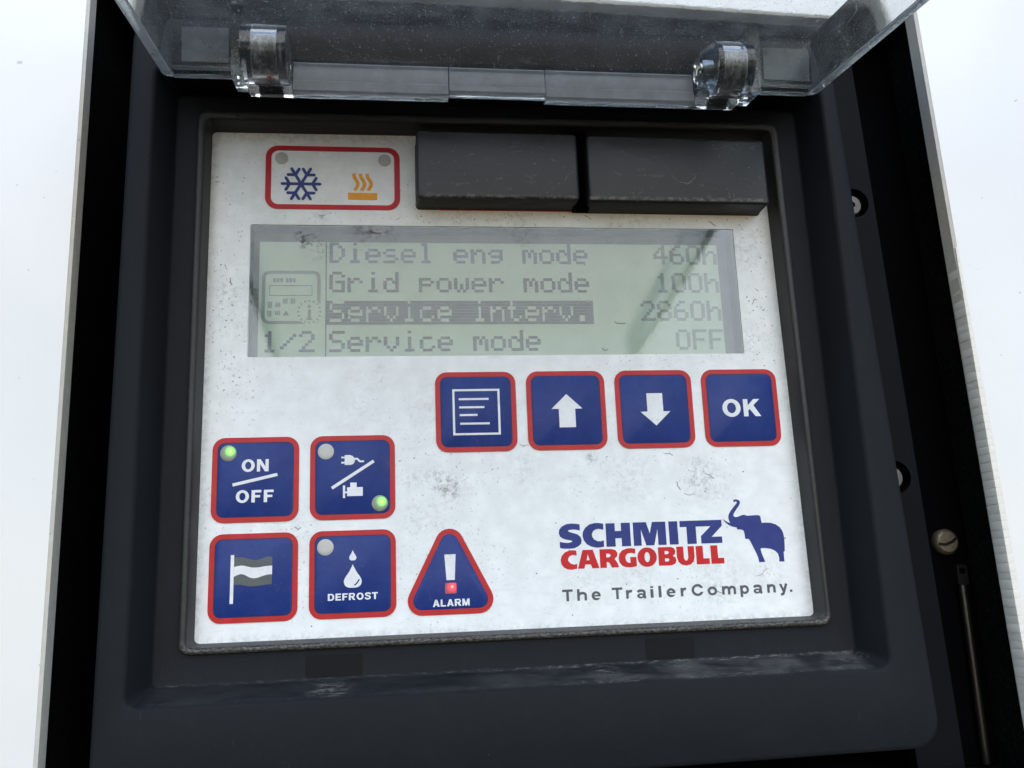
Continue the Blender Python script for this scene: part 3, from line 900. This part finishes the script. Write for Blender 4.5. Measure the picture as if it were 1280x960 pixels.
# --- black cover blocks
def block(x0, x1, z0, z1, y0, label, dx=0.0):
    loops = []
    for d, y in ((-.25, -.05), (0, -.6), (0, y0 + 1.1), (.18, y0 + .45), (.55, y0 + .12), (1.1, y0)):
        loops.append([(p[0], y, p[1]) for p in round_poly([(x0 + d, z1 - d), (x1 - d, z1 - d - dx), (x1 - d, z0 + d - dx), (x0 + d, z0 + d)], 1.4 if d <= 0 else max(.5, 1.4 - d))])
    return loft('cover_block', loops, 'cover', unit, label, cap_end=True, sharp=50)
block(-29.9, 26.6, 59.1, 84.0, -10, 'black plastic block at the top of the keypad, left of the pair')
b2_ = block(29.9, 95.6, 58.5, 83.6, -10, 'black plastic block at the top of the keypad, wider right one', .2)
bm = bmesh.new()
for h_ in ([(60.3, 68.4), (62.5, 66.5), (65.8, 65.6), (67.8, 67.2)], [(64.2, 65.9), (66.6, 66.1), (69.0, 68.3)], [(80.5, 62.6), (81.0, 60.6)], [(82.3, 62.2), (82.4, 60.9)], [(88.6, 72.5), (89.4, 72.2)]):
    slab_bm(bm, [(1, stroke(jag(h_), .13))], -10.06, -9.99)
from_bm('scratch', bm, 'pale', b2_)
slab('cover_web', [(1, rect(25.4, 58.2, 31.0, 88.5))], -4.5, -.35, 'black', unit)

# --- logo
def trace(ops, x0, x1, z0, z1, sx0, sx1, sz0, sz1):
    f = lambda p: (x0 + (p[0] - sx0) / (sx1 - sx0) * (x1 - x0), z1 + (p[1] - sz0) / (sz1 - sz0) * (z0 - z1))
    return [(g, [f(p) for p in pl]) for g, pl in ops]
R4 = lambda a_, b_, c_, d_: [(a_, b_), (c_, b_), (c_, d_), (a_, d_)]
S1 = [[(1, [(370, 120), (320, 110), (250, 105), (180, 112), (120, 140), (80, 185), (70, 235), (85, 285), (125, 315), (180, 332), (240, 345), (258, 356), (240, 370), (190, 378), (130, 372), (78, 358), (78, 445), (130, 457), (210, 461), (280, 455), (340, 430), (378, 395), (388, 350), (375, 300), (335, 262), (270, 240), (215, 222), (200, 208), (215, 195), (270, 190), (320, 195), (370, 207)])],
      [(1, [(708, 120), (640, 108), (580, 108), (510, 125), (450, 170), (412, 230), (405, 290), (420, 350), (460, 405), (520, 440), (590, 458), (650, 458), (703, 448), (703, 357), (660, 370), (610, 366), (565, 340), (540, 300), (538, 265), (555, 225), (590, 200), (640, 192), (705, 207)])],
      [(1, R4(740, 118, 870, 452)), (1, R4(960, 118, 1090, 452)), (1, R4(800, 232, 1000, 335))],
      [(1, [(1133, 118), (1324, 118), (1370, 285), (1412, 118), (1604, 118), (1604, 452), (1485, 452), (1485, 215), (1425, 452), (1310, 452), (1243, 215), (1243, 452), (1133, 452)])],
      [(1, R4(1651, 118, 1779, 452))],
      [(1, [(1813, 118), (2429, 118), (2429, 205), (2268, 360), (2420, 360), (2420, 452), (2112, 452), (2112, 345), (2265, 205), (2044, 205), (2044, 452), (1909, 452), (1909, 205), (1813, 205)])]]
B_in = lambda a_, b_, c_, d_: (-1, [(a_, b_), (c_ - 18, b_), (c_, b_ + 15), (c_, d_ - 15), (c_ - 18, d_), (a_, d_)])
X2 = 1216
S2 = [[(1, [(292, 495), (240, 488), (190, 492), (130, 515), (85, 560), (65, 620), (75, 680), (110, 725), (160, 750), (220, 757), (295, 745), (297, 680), (250, 688), (205, 672), (172, 635), (172, 605), (195, 570), (235, 555), (295, 562)])],
      [(1, [(383, 490), (527, 490), (612, 748), (512, 748), (490, 692), (412, 692), (395, 748), (305, 748)]), (-1, [(455, 545), (432, 635), (478, 635)])],
      [(1, [(625, 490), (790, 490), (850, 505), (880, 545), (876, 590), (835, 630), (850, 650), (870, 680), (895, 748), (790, 748), (765, 690), (745, 670), (718, 668), (718, 748), (625, 748)]), (-1, [(718, 552), (755, 552), (778, 565), (780, 590), (755, 605), (718, 605)])],
      [(1, [(1140, 497), (1080, 488), (1020, 490), (950, 515), (908, 560), (893, 620), (903, 680), (938, 725), (990, 748), (1060, 755), (1150, 742), (1150, 612), (1062, 612), (1062, 690), (1030, 690), (1000, 665), (990, 620), (1000, 585), (1030, 560), (1075, 553), (1138, 567)])],
      [(1, ell(1306, 621, 140, 135)), (-1, ell(1307, 621, 39, 70))],
      [(1, [(255 + X2, 490), (440 + X2, 490), (490 + X2, 510), (506 + X2, 550), (495 + X2, 595), (465 + X2, 618), (502 + X2, 640), (512 + X2, 680), (495 + X2, 725), (440 + X2, 748), (255 + X2, 748)]), B_in(347 + X2, 545, 408 + X2, 590), B_in(347 + X2, 648, 410 + X2, 692)],
      [(1, [(524 + X2, 490), (625 + X2, 490), (625 + X2, 650), (640 + X2, 685), (655 + X2, 690), (672 + X2, 685), (690 + X2, 650), (690 + X2, 490), (782 + X2, 490), (782 + X2, 640), (765 + X2, 705), (715 + X2, 747), (650 + X2, 757), (590 + X2, 745), (545 + X2, 705), (524 + X2, 640)])],
      [(1, [(808 + X2, 490), (910 + X2, 490), (910 + X2, 668), (1000 + X2, 668), (1000 + X2, 748), (808 + X2, 748)])],
      [(1, [(1025 + X2, 490), (1128 + X2, 490), (1128 + X2, 668), (1215 + X2, 668), (1215 + X2, 748), (1025 + X2, 748)])]]
YI = -.12
text_mesh('company_name', [trace(g, 15.2, 71.2, -59.95, -51.75, 70, 2429, 105, 461) for g in S1], YI, -.005, 'logo_blue', plate)
text_mesh('company_name', [trace(g, 15.4, 71.1, -66.75, -60.45, 65, 2431, 488, 757) for g in S2], YI, -.005, 'logo_red', plate, 'red second line of the company name')
EL = [(76.05, -45.48), (77.11, -45.26), (78.14, -45.69), (78.4, -46.48), (77.81, -47.55), (76.78, -48.77), (75.97, -49.83), (75.57, -50.65), (75.85, -51.12), (76.55, -51.33), (77.48, -51.11), (78.65, -50.68), (79.47, -50.61), (80.42, -50.95), (81.72, -50.93), (83.36, -50.82), (84.66, -50.92), (85.11, -51.27), (85.19, -52.11), (85.38, -53.51), (86.69, -53.46), (88.64, -53.61), (90.22, -54.13), (91.59, -55.1), (92.44, -56.36), (92.79, -57.76), (92.89, -59.31), (92.76, -61.76), (92.6, -63.29), (92.19, -63.43), (92.15, -65.42), (92.18, -66.64), (90.39, -66.64), (90.43, -65.36), (90.18, -63.97), (89.31, -63.03), (87.76, -62.27), (86.16, -62.0), (84.54, -61.95), (84.12, -62.24), (84.38, -63.62), (85.38, -66.55), (83.28, -66.57), (83.1, -65.1), (82.46, -63.4), (81.4, -60.92), (80.74, -59.37), (80.32, -58.75), (79.1, -58.64), (79.03, -57.02), (78.81, -55.93), (78.04, -55.51), (76.58, -55.46), (76.49, -54.78), (74.9, -54.43), (73.66, -53.83), (72.61, -52.97), (71.68, -51.8), (72.5, -52.35), (73.58, -53.0), (74.36, -53.27), (73.95, -52.4), (73.79, -51.31), (74.05, -50.24), (74.91, -49.02), (76.17, -47.66), (77.18, -46.6), (77.22, -46.14), (76.82, -45.91), (76.46, -46.27), (76.07, -45.95)]
slab('elephant_emblem', [(1, EL)], YI, -.005, 'logo_blue', plate)
SL = [('T', 95, 190, 0), ('h', 230, 318, 0), ('e', 362, 445, 0), ('T', 550, 648, 0), ('r', 680, 737, 0), ('a', 782, 865, 0), ('i', 907, 934, 0), ('l', 983, 1009, 0), ('e', 1058, 1140, 0), ('r', 1190, 1242, 0),
      ('C', 95, 208, 1), ('o', 255, 350, 1), ('m', 400, 540, 1), ('p', 585, 672, 1), ('a', 720, 808, 1), ('n', 860, 945, 1), ('y', 985, 1070, 1), ('.', 1092, 1115, 1)]
gl = []
for ch, a_, b_, z_ in SL:
    pa, pb = ((690 + a_ / 7.53, 690 + b_ / 7.53) if z_ == 0 else (850 + a_ / 8.0, 850 + b_ / 8.0))
    xa, xb = 15.45 + (pa - 702.7) * .2737, 15.45 + (pb - 702.7) * .2737
    H_ = 3.72
    gl.append(place(low_glyph(ch, (xb - xa) / H_), H_, xa, -76.75))
text_mesh('slogan', gl, YI, -.005, 'slogan', plate)

# hairs and cracks stuck on the foil
hairs = [[(56.85, -38.6), (56.9, -40.0), (57.8, -41.6)], [(58.95, -42.9), (60.2, -43.4), (61.4, -43.3), (62.6, -43.0)], [(66.6, -36.2), (68.28, -36.63), (69.74, -37.87), (70.5, -37.5)],
         [(81.47, -71.37), (83.6, -70.68), (84.76, -69.36), (86.4, -68.7)], [(53.2, -29.2), (54.86, -29.05), (56.0, -29.8)], [(3.29, -24.67), (4.54, -25.79), (4.76, -25.2), (6.26, -25.23)],
         [(-64.0, 56.7), (-62.8, 56.1), (-61.2, 56.5)], [(-70.3, -50.2), (-69.2, -51.0), (-68.4, -50.2)], [(30.2, 57.4), (32.4, 55.9)], [(91, 30), (92.6, 29.2)], [(89.5, 24), (90.6, 26.2), (91.4, 25.8)],
         [(76, 55.8), (78.5, 54.1)], [(-94.5, 38), (-93.6, 36.4)], [(-92.8, 33.5), (-92, 31.0)], [(67.6, -75.6), (70, -76.3)]]
bm = bmesh.new()
for h_ in hairs:
    slab_bm(bm, [(1, stroke(jag(h_), random.uniform(.10, .22)))], -.10, -.004)
for _ in range(420):       # loose grit
    x_, z_ = random.choice([(random.uniform(-99, 99), random.uniform(-84, -28)), (random.uniform(-99, -88), random.uniform(-10, 75)), (random.uniform(87, 97), random.uniform(0, 57)), (random.uniform(-86, 92), random.uniform(53.5, 57.6))])
    r_ = random.choice((.06, .08, .1, .12, .16, .24))
    a_ = random.uniform(0, 6.28)
    q_ = [(x_ + math.cos(a_ + k * 1.05) * r_ * random.uniform(.5, 1.6), z_ + math.sin(a_ + k * 1.05) * r_ * random.uniform(.5, 1.2)) for k in range(6)]
    try:
        slab_bm(bm, [(1, q_)], -.08, -.004)
    except Exception:
        pass
gr = from_bm('grime', bm, 'hair', plate, 'dark grit and hair lines stuck to the foil')
gr['kind'] = 'stuff'

# --- display
disp = slab('display', [(1, rrect(-91, 1.5, 90, 58, 1)), (-1, rrect(*WIN, .5))], 1.45, 9.4, 'lcd_wall', unit, 'grey green liquid crystal display with four menu lines')
slab('screen_border', [(1, rect(-90, 2, 89, 57))], 8.3, 9.2, 'lcd_border', disp)
slab('screen', [(1, rect(-84.4, 4.0, 81.2, 49.6))], 8.05, 8.35, 'lcd', disp)
slab('window_pane', [(1, rrect(-86.38, 6.02, 84.98, 52.78, .5))], .25, .45, 'pane', disp)
bm = bmesh.new()
for h_ in ([(38.6, 17.9), (39.97, 17.2), (41.4, 17.2), (42.6, 17.4)], [(33.7, 8.2), (34.8, 7.4), (35.9, 8.1)], [(26.2, 26.5), (26.7, 26.2)], [(-55.0, 21.0), (-53.6, 20.2), (-52.0, 20.4)], [(-46.5, 51.0), (-44.6, 50.0), (-42.0, 50.3)], [(12, 48.9), (13.4, 48.2)], [(29, 39), (29.5, 38.6)]):
    slab_bm(bm, [(1, stroke(jag(h_), .22))], .12, .22)
gr = from_bm('grime', bm, 'hair', disp, 'short dark hairs on the display window')
gr['kind'] = 'stuff'
FONT = {
 'D': '1C,12,11,11,11,12,1C', 'i': '04,00,04,04,04,04,0E', 'e': '00,00,0E,11,1F,10,0E', 's': '00,00,0E,10,0E,01,1E', 'l': '0C,04,04,04,04,04,0E',
 'n': '00,00,16,19,11,11,11', 'g': '00,00,0F,11,0F,01,0E', 'm': '00,00,1A,15,15,11,11', 'o': '00,00,0E,11,11,11,0E', 'd': '01,01,0D,13,11,11,0F',
 'G': '0E,11,10,17,11,11,0F', 'r': '00,00,16,19,10,10,10', 'p': '00,00,1E,11,1E,10,10', 'w': '00,00,11,11,15,15,0A', 'S': '0F,10,10,0E,01,01,1E',
 'v': '00,00,11,11,11,0A,04', 'c': '00,00,0E,10,10,11,0E', 't': '08,08,1C,08,08,09,06', '.': '00,00,00,00,00,0C,0C', '1': '04,0C,04,04,04,04,0E',
 '2': '0E,11,01,02,04,08,1F', '8': '0E,11,11,0E,11,11,0E', '6': '06,08,10,1E,11,11,0E', '0': '0E,11,11,11,11,11,0E', 'h': '10,10,16,19,11,11,11',
 'O': '0E,11,11,11,11,11,0E', 'F': '1F,10,10,1E,10,10,10', '/': '00,01,02,04,08,10,00', '4': '02,06,0A,12,1F,02,02'}
DX, DZ, X0 = 1.037, 1.09, -60.34
def cells(text, col0):
    s = set()
    for k, ch in enumerate(text):
        if ch == ' ':
            continue
        for r_, hx in enumerate(FONT[ch].split(',')):
            v = int(hx, 16)
            for b in range(5):
                if v >> (4 - b) & 1:
                    s.add((col0 + 6 * k + b, 6 - r_))
    return s
def dots(name, cs, zbase, mat, label=None, x0=X0):
    bm = bmesh.new()
    for c_, r_ in sorted(cs):
        if (c_ - 1, r_) in cs:
            continue
        e_ = c_
        while (e_ + 1, r_) in cs:
            e_ += 1
        xa, xb = x0 + c_ * DX - .12, x0 + (e_ + 1) * DX + .10
        za, zb = zbase + r_ * DZ + .02, zbase + (r_ + 1) * DZ - .06
        v = [[bm.verts.new((x_, y_, z_)) for x_, z_ in ((xa, za), (xb, za), (xb, zb), (xa, zb))] for y_ in (7.72, 7.8)]
        bm.faces.new(v[0])
        bm.faces.new(v[1][::-1])
        for i in range(4):
            bm.faces.new((v[0][i], v[1][i], v[1][(i + 1) % 4], v[0][(i + 1) % 4]))
    return from_bm(name, bm, mat, disp, label)
ROWS = [41.8, 31.0, 20.35, 9.5]
dots('text_line', cells('Diesel eng mode', 0), ROWS[0], 'pixel_blue', 'top text line')
dots('text_line', cells('Grid power mode', 0), ROWS[1], 'pixel', 'second text line')
barc = {(c_, r_) for c_ in range(-1, 90) for r_ in range(-1, 7)} - cells('Service interv.', 0)
dots('text_line', barc, ROWS[2], 'pixel', 'third text line, highlighted by a dark bar')
dots('text_line', cells('Service mode', 0), ROWS[3], 'pixel', 'bottom text line')
dots('value', cells('460h', 113), ROWS[0], 'pixel_pale', 'value at the end of the top line')
dots('value', cells('100h', 113), ROWS[1], 'pixel_pale', 'value at the end of the second line')
dots('value', cells('OFF', 119), ROWS[3], 'pixel_pale', 'value at the end of the bottom line')
dots('value', cells('2860h', 107), ROWS[2], 'pixel_pale', 'value at the end of the third line')
dots('page_number', cells('1/2', 0), 9.5, 'pixel_blue', x0=-83.0)
slab('divider', [(1, rect(-61.75, 5.0, -61.35, 49.4))], 7.72, 7.8, 'pixel', disp)
ic = [(1, rrect(-83.4, 19.6, -63.4, 38.9, 2.6)), (-1, rrect(-82.2, 20.7, -64.6, 37.8, 1.6)), (1, rect(-80.9, 29.7, -66.2, 33.6)), (-1, rect(-80.6, 30.0, -66.5, 33.3))]
for x_, z_, w_, h_ in ((-79.6, 34.6, 3.6, 1.6), (-75.3, 34.6, 3.6, 1.6), (-81.2, 25.4, 1.5, 2.2), (-81.4, 22.3, 1.5, 2.0), (-78.8, 25.6, 1.9, 1.7), (-78.8, 22.8, 1.9, 1.4), (-76.2, 26.9, 1.7, 1.9), (-73.6, 26.9, 1.7, 1.9)):
    for k in range(3):
        ic.append((1, rect(x_ + w_ * k / 3, z_, x_ + w_ * (k + .78) / 3, z_ + h_)))
ic.append((1, [(-76.3, 22.6), (-73.9, 22.6), (-75.1, 24.4)]))
ic.append((-1, ell(-67.2, 24.0, 4.5, 4.6)))
for k in range(16):
    a_ = 2 * math.pi * k / 16
    ic.append((1, ell(-67.2 + 3.8 * math.cos(a_), 24.0 + 3.9 * math.sin(a_), .42, .42, 6)))
ic += [(1, rect(-67.75, 25.4, -66.65, 26.4)), (1, rect(-67.75, 21.4, -66.65, 24.8)), (1, rect(-68.2, 21.0, -66.2, 21.7))]
slab('device_icon', ic, 7.72, 7.8, 'pixel_pale', disp)

# ================================================================== CLEAR LID, raised on its top hinge
LIDROOT = Vector((0, -22, 94.6))
def box_bm(x0, x1, y0, y1, z0, z1):
    bm = bmesh.new()
    v = [bm.verts.new((x, y, z)) for x in (x0, x1) for y in (y0, y1) for z in (z0, z1)]
    for f in ((0, 1, 3, 2), (4, 6, 7, 5), (0, 4, 5, 1), (2, 3, 7, 6), (0, 2, 6, 4), (1, 5, 7, 3)):
        bm.faces.new([v[i] for i in f])
    return bm
def prism_x(prof, x0, x1):
    bm = bmesh.new()
    a_ = [bm.verts.new((x0, y, z)) for y, z in prof]
    b_ = [bm.verts.new((x1, y, z)) for y, z in prof]
    n = len(prof)
    bm.faces.new(a_)
    bm.faces.new(b_[::-1])
    for i in range(n):
        bm.faces.new((a_[i], b_[i], b_[(i + 1) % n], a_[(i + 1) % n]))
    return bm
def prism_y(prof, y0, y1):
    bm = bmesh.new()
    a_ = [bm.verts.new((x, y0, z)) for x, z in prof]
    b_ = [bm.verts.new((x, y1, z)) for x, z in prof]
    n = len(prof)
    bm.faces.new(a_)
    bm.faces.new(b_[::-1])
    for i in range(n):
        bm.faces.new((a_[i], b_[i], b_[(i + 1) % n], a_[(i + 1) % n]))
    return bm
def cyl_x(y, z, r, x0, x1, n=32, r1=None):
    bm = bmesh.new()
    r1 = r if r1 is None else r1
    a_ = [bm.verts.new((x0, y + r * math.cos(2 * math.pi * i / n), z + r * math.sin(2 * math.pi * i / n))) for i in range(n)]
    b_ = [bm.verts.new((x1, y + r1 * math.cos(2 * math.pi * i / n), z + r1 * math.sin(2 * math.pi * i / n))) for i in range(n)]
    bm.faces.new(a_)
    bm.faces.new(b_[::-1])
    for i in range(n):
        bm.faces.new((a_[i], b_[i], b_[(i + 1) % n], a_[(i + 1) % n]))
    return bm
def tmp(bm):
    bmesh.ops.recalc_face_normals(bm, faces=bm.faces[:])
    bmesh.ops.scale(bm, vec=(MM, MM, MM), verts=bm.verts[:])
    me = bpy.data.meshes.new('tmp')
    bm.to_mesh(me)
    bm.free()
    o = bpy.data.objects.new('tmp', me)
    COL.objects.link(o)
    return o
def solid(steps):
    """sequential exact booleans -> mesh."""
    base = tmp(steps[0][1])
    trash = []
    for op, bm in steps[1:]:
        t_ = tmp(bm)
        trash.append(t_)
        md = base.modifiers.new('b', 'BOOLEAN')
        md.object = t_
        md.operation = op
        md.solver = 'EXACT'
    dg = bpy.context.evaluated_depsgraph_get()
    dg.update()
    me = bpy.data.meshes.new_from_object(base.evaluated_get(dg))
    for o in trash + [base]:
        bpy.data.objects.remove(o, do_unlink=True)
    return me
XL, XR, LEN, HT = -111.1, 110.8, 224.0, 20.4
outer = box_bm(XL, XR, -LEN, 0, 0, HT)
bmesh.ops.bevel(outer, geom=[e_ for e_ in outer.edges if abs(e_.verts[0].co.y - e_.verts[1].co.y) < 1e-6 and abs(e_.verts[0].co.x - e_.verts[1].co.x) < 1e-6 or (e_.verts[0].co.z > 1 and e_.verts[1].co.z > 1)], offset=2.2, segments=3, affect='EDGES', profile=.5)
steps = [('', outer), ('DIFFERENCE', box_bm(XL + 3.4, XR - 3.4, -LEN + 2.5, -2.5, -5, HT - 1.7)),
         # deeper centre part of the hinge wall, with sloped shoulders
         ('UNION', prism_y([(-88.5, 6), (-88.3, .4), (-83.6, -6.0), (-19.2, -6.1), (-19.2, 6)], -2.5, -.02)),
         ('UNION', prism_y([(13.4, 6), (13.4, -6.1), (80.0, -6.1), (85.8, .4), (86.0, 6)], -2.5, -.02)),
         ('UNION', prism_y([(-19.9, 7), (-19.9, -4.7), (14.1, -4.7), (14.1, 7)], -2.45, -.10)),
         # hinge plates and knuckles
         ('UNION', box_bm(-87.6, -84.0, -14, -1, -4.9, 17.9)),
         ('UNION', box_bm(81.2, 85.0, -14, -1, -4.9, 17.9)),
         ('UNION', cyl_x(-8.6, 4.4, 9.3, -84.5, -70.5)),
         ('UNION', cyl_x(-8.6, 4.4, 9.3, 69.5, 82.0)),
         ('UNION', cyl_x(-8.6, 4.4, 5.0, 65.2, 69.7, r1=9.0)),
         ('DIFFERENCE', cyl_x(-8.6, 4.4, 6.4, -81.5, -73.5)),
         ('DIFFERENCE', cyl_x(-8.6, 4.4, 6.4, 72.0, 80.0)),
         ('DIFFERENCE', cyl_x(-8.6, 4.4, 2.3, 60, 71.0))]
me = solid(steps)
lid = link_mesh('lid', me, 'acrylic', unit, 'clear scratched acrylic lid raised on its top hinge', sharp=30)
lid.location = LIDROOT * MM
lid.rotation_euler = (math.radians(8.53), 0, 0)
LIP = [(-2.7, 4.0), (-3.4, 4.6), (-4.0, 4.0), (-3.5, 3.2), (-4.6, 1.4), (-4.9, -2.0), (-5.5, -2.5), (-5.9, -5.5), (-5.3, -6.1), (-2.7, -6.1)]
from_bm('hinge_lip', prism_x(LIP, -69.6, -19.3), 'frosted', lid, 'frosted strip along the lower edge of the clear lid')
from_bm('hinge_lip', prism_x(LIP, 13.5, 64.6), 'frosted', lid, 'frosted strip along the lower edge of the clear lid')
from_bm('hinge_lip', prism_x([(y * .93 - .15, z if z > -4 else z + 1.3) for y, z in LIP], -18.9, 13.1), 'frosted', lid)
for x0, x1 in ((-107.2, -88.4), (86.2, 107.0)):
    from_bm('hinge_pad', prism_y([(x0, 1.2), (x1, 1.2), (x1, 17.4), (x0, 17.4)], -6.2, -2.62), 'acrylic', lid)
    from_bm('hinge_pad', prism_y([(x0 + 3.2, 2.4), (x1 - 1.2, 2.4), (x1 - 1.2, 13.6), (x0 + 3.2, 13.6)], -6.9, -6.35), 'milky', lid)
EDGE = [('frost', XL + .3, XL + 3.1), ('frost', XR - 3.1, XR - .3)]  # milky strips added under the rim to paint its bright edge highlight
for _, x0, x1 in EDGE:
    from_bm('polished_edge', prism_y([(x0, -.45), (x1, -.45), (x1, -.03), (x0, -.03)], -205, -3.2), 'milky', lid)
for x0, x1 in ((-107.6, -89.2), (86.8, 107.3)):  # same painted highlight along the bottom of the hinge wall
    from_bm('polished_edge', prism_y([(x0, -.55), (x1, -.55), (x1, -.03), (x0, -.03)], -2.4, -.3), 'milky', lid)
for x0, x1 in ((-81.2, -73.8), (72.3, 79.7)):
    bm = cyl_x(-8.6, 4.4, 6.0, x0, x1)
    from_bm('hinge_pin', bm, 'pin', lid, 'dirty hinge pin inside a clear knuckle')
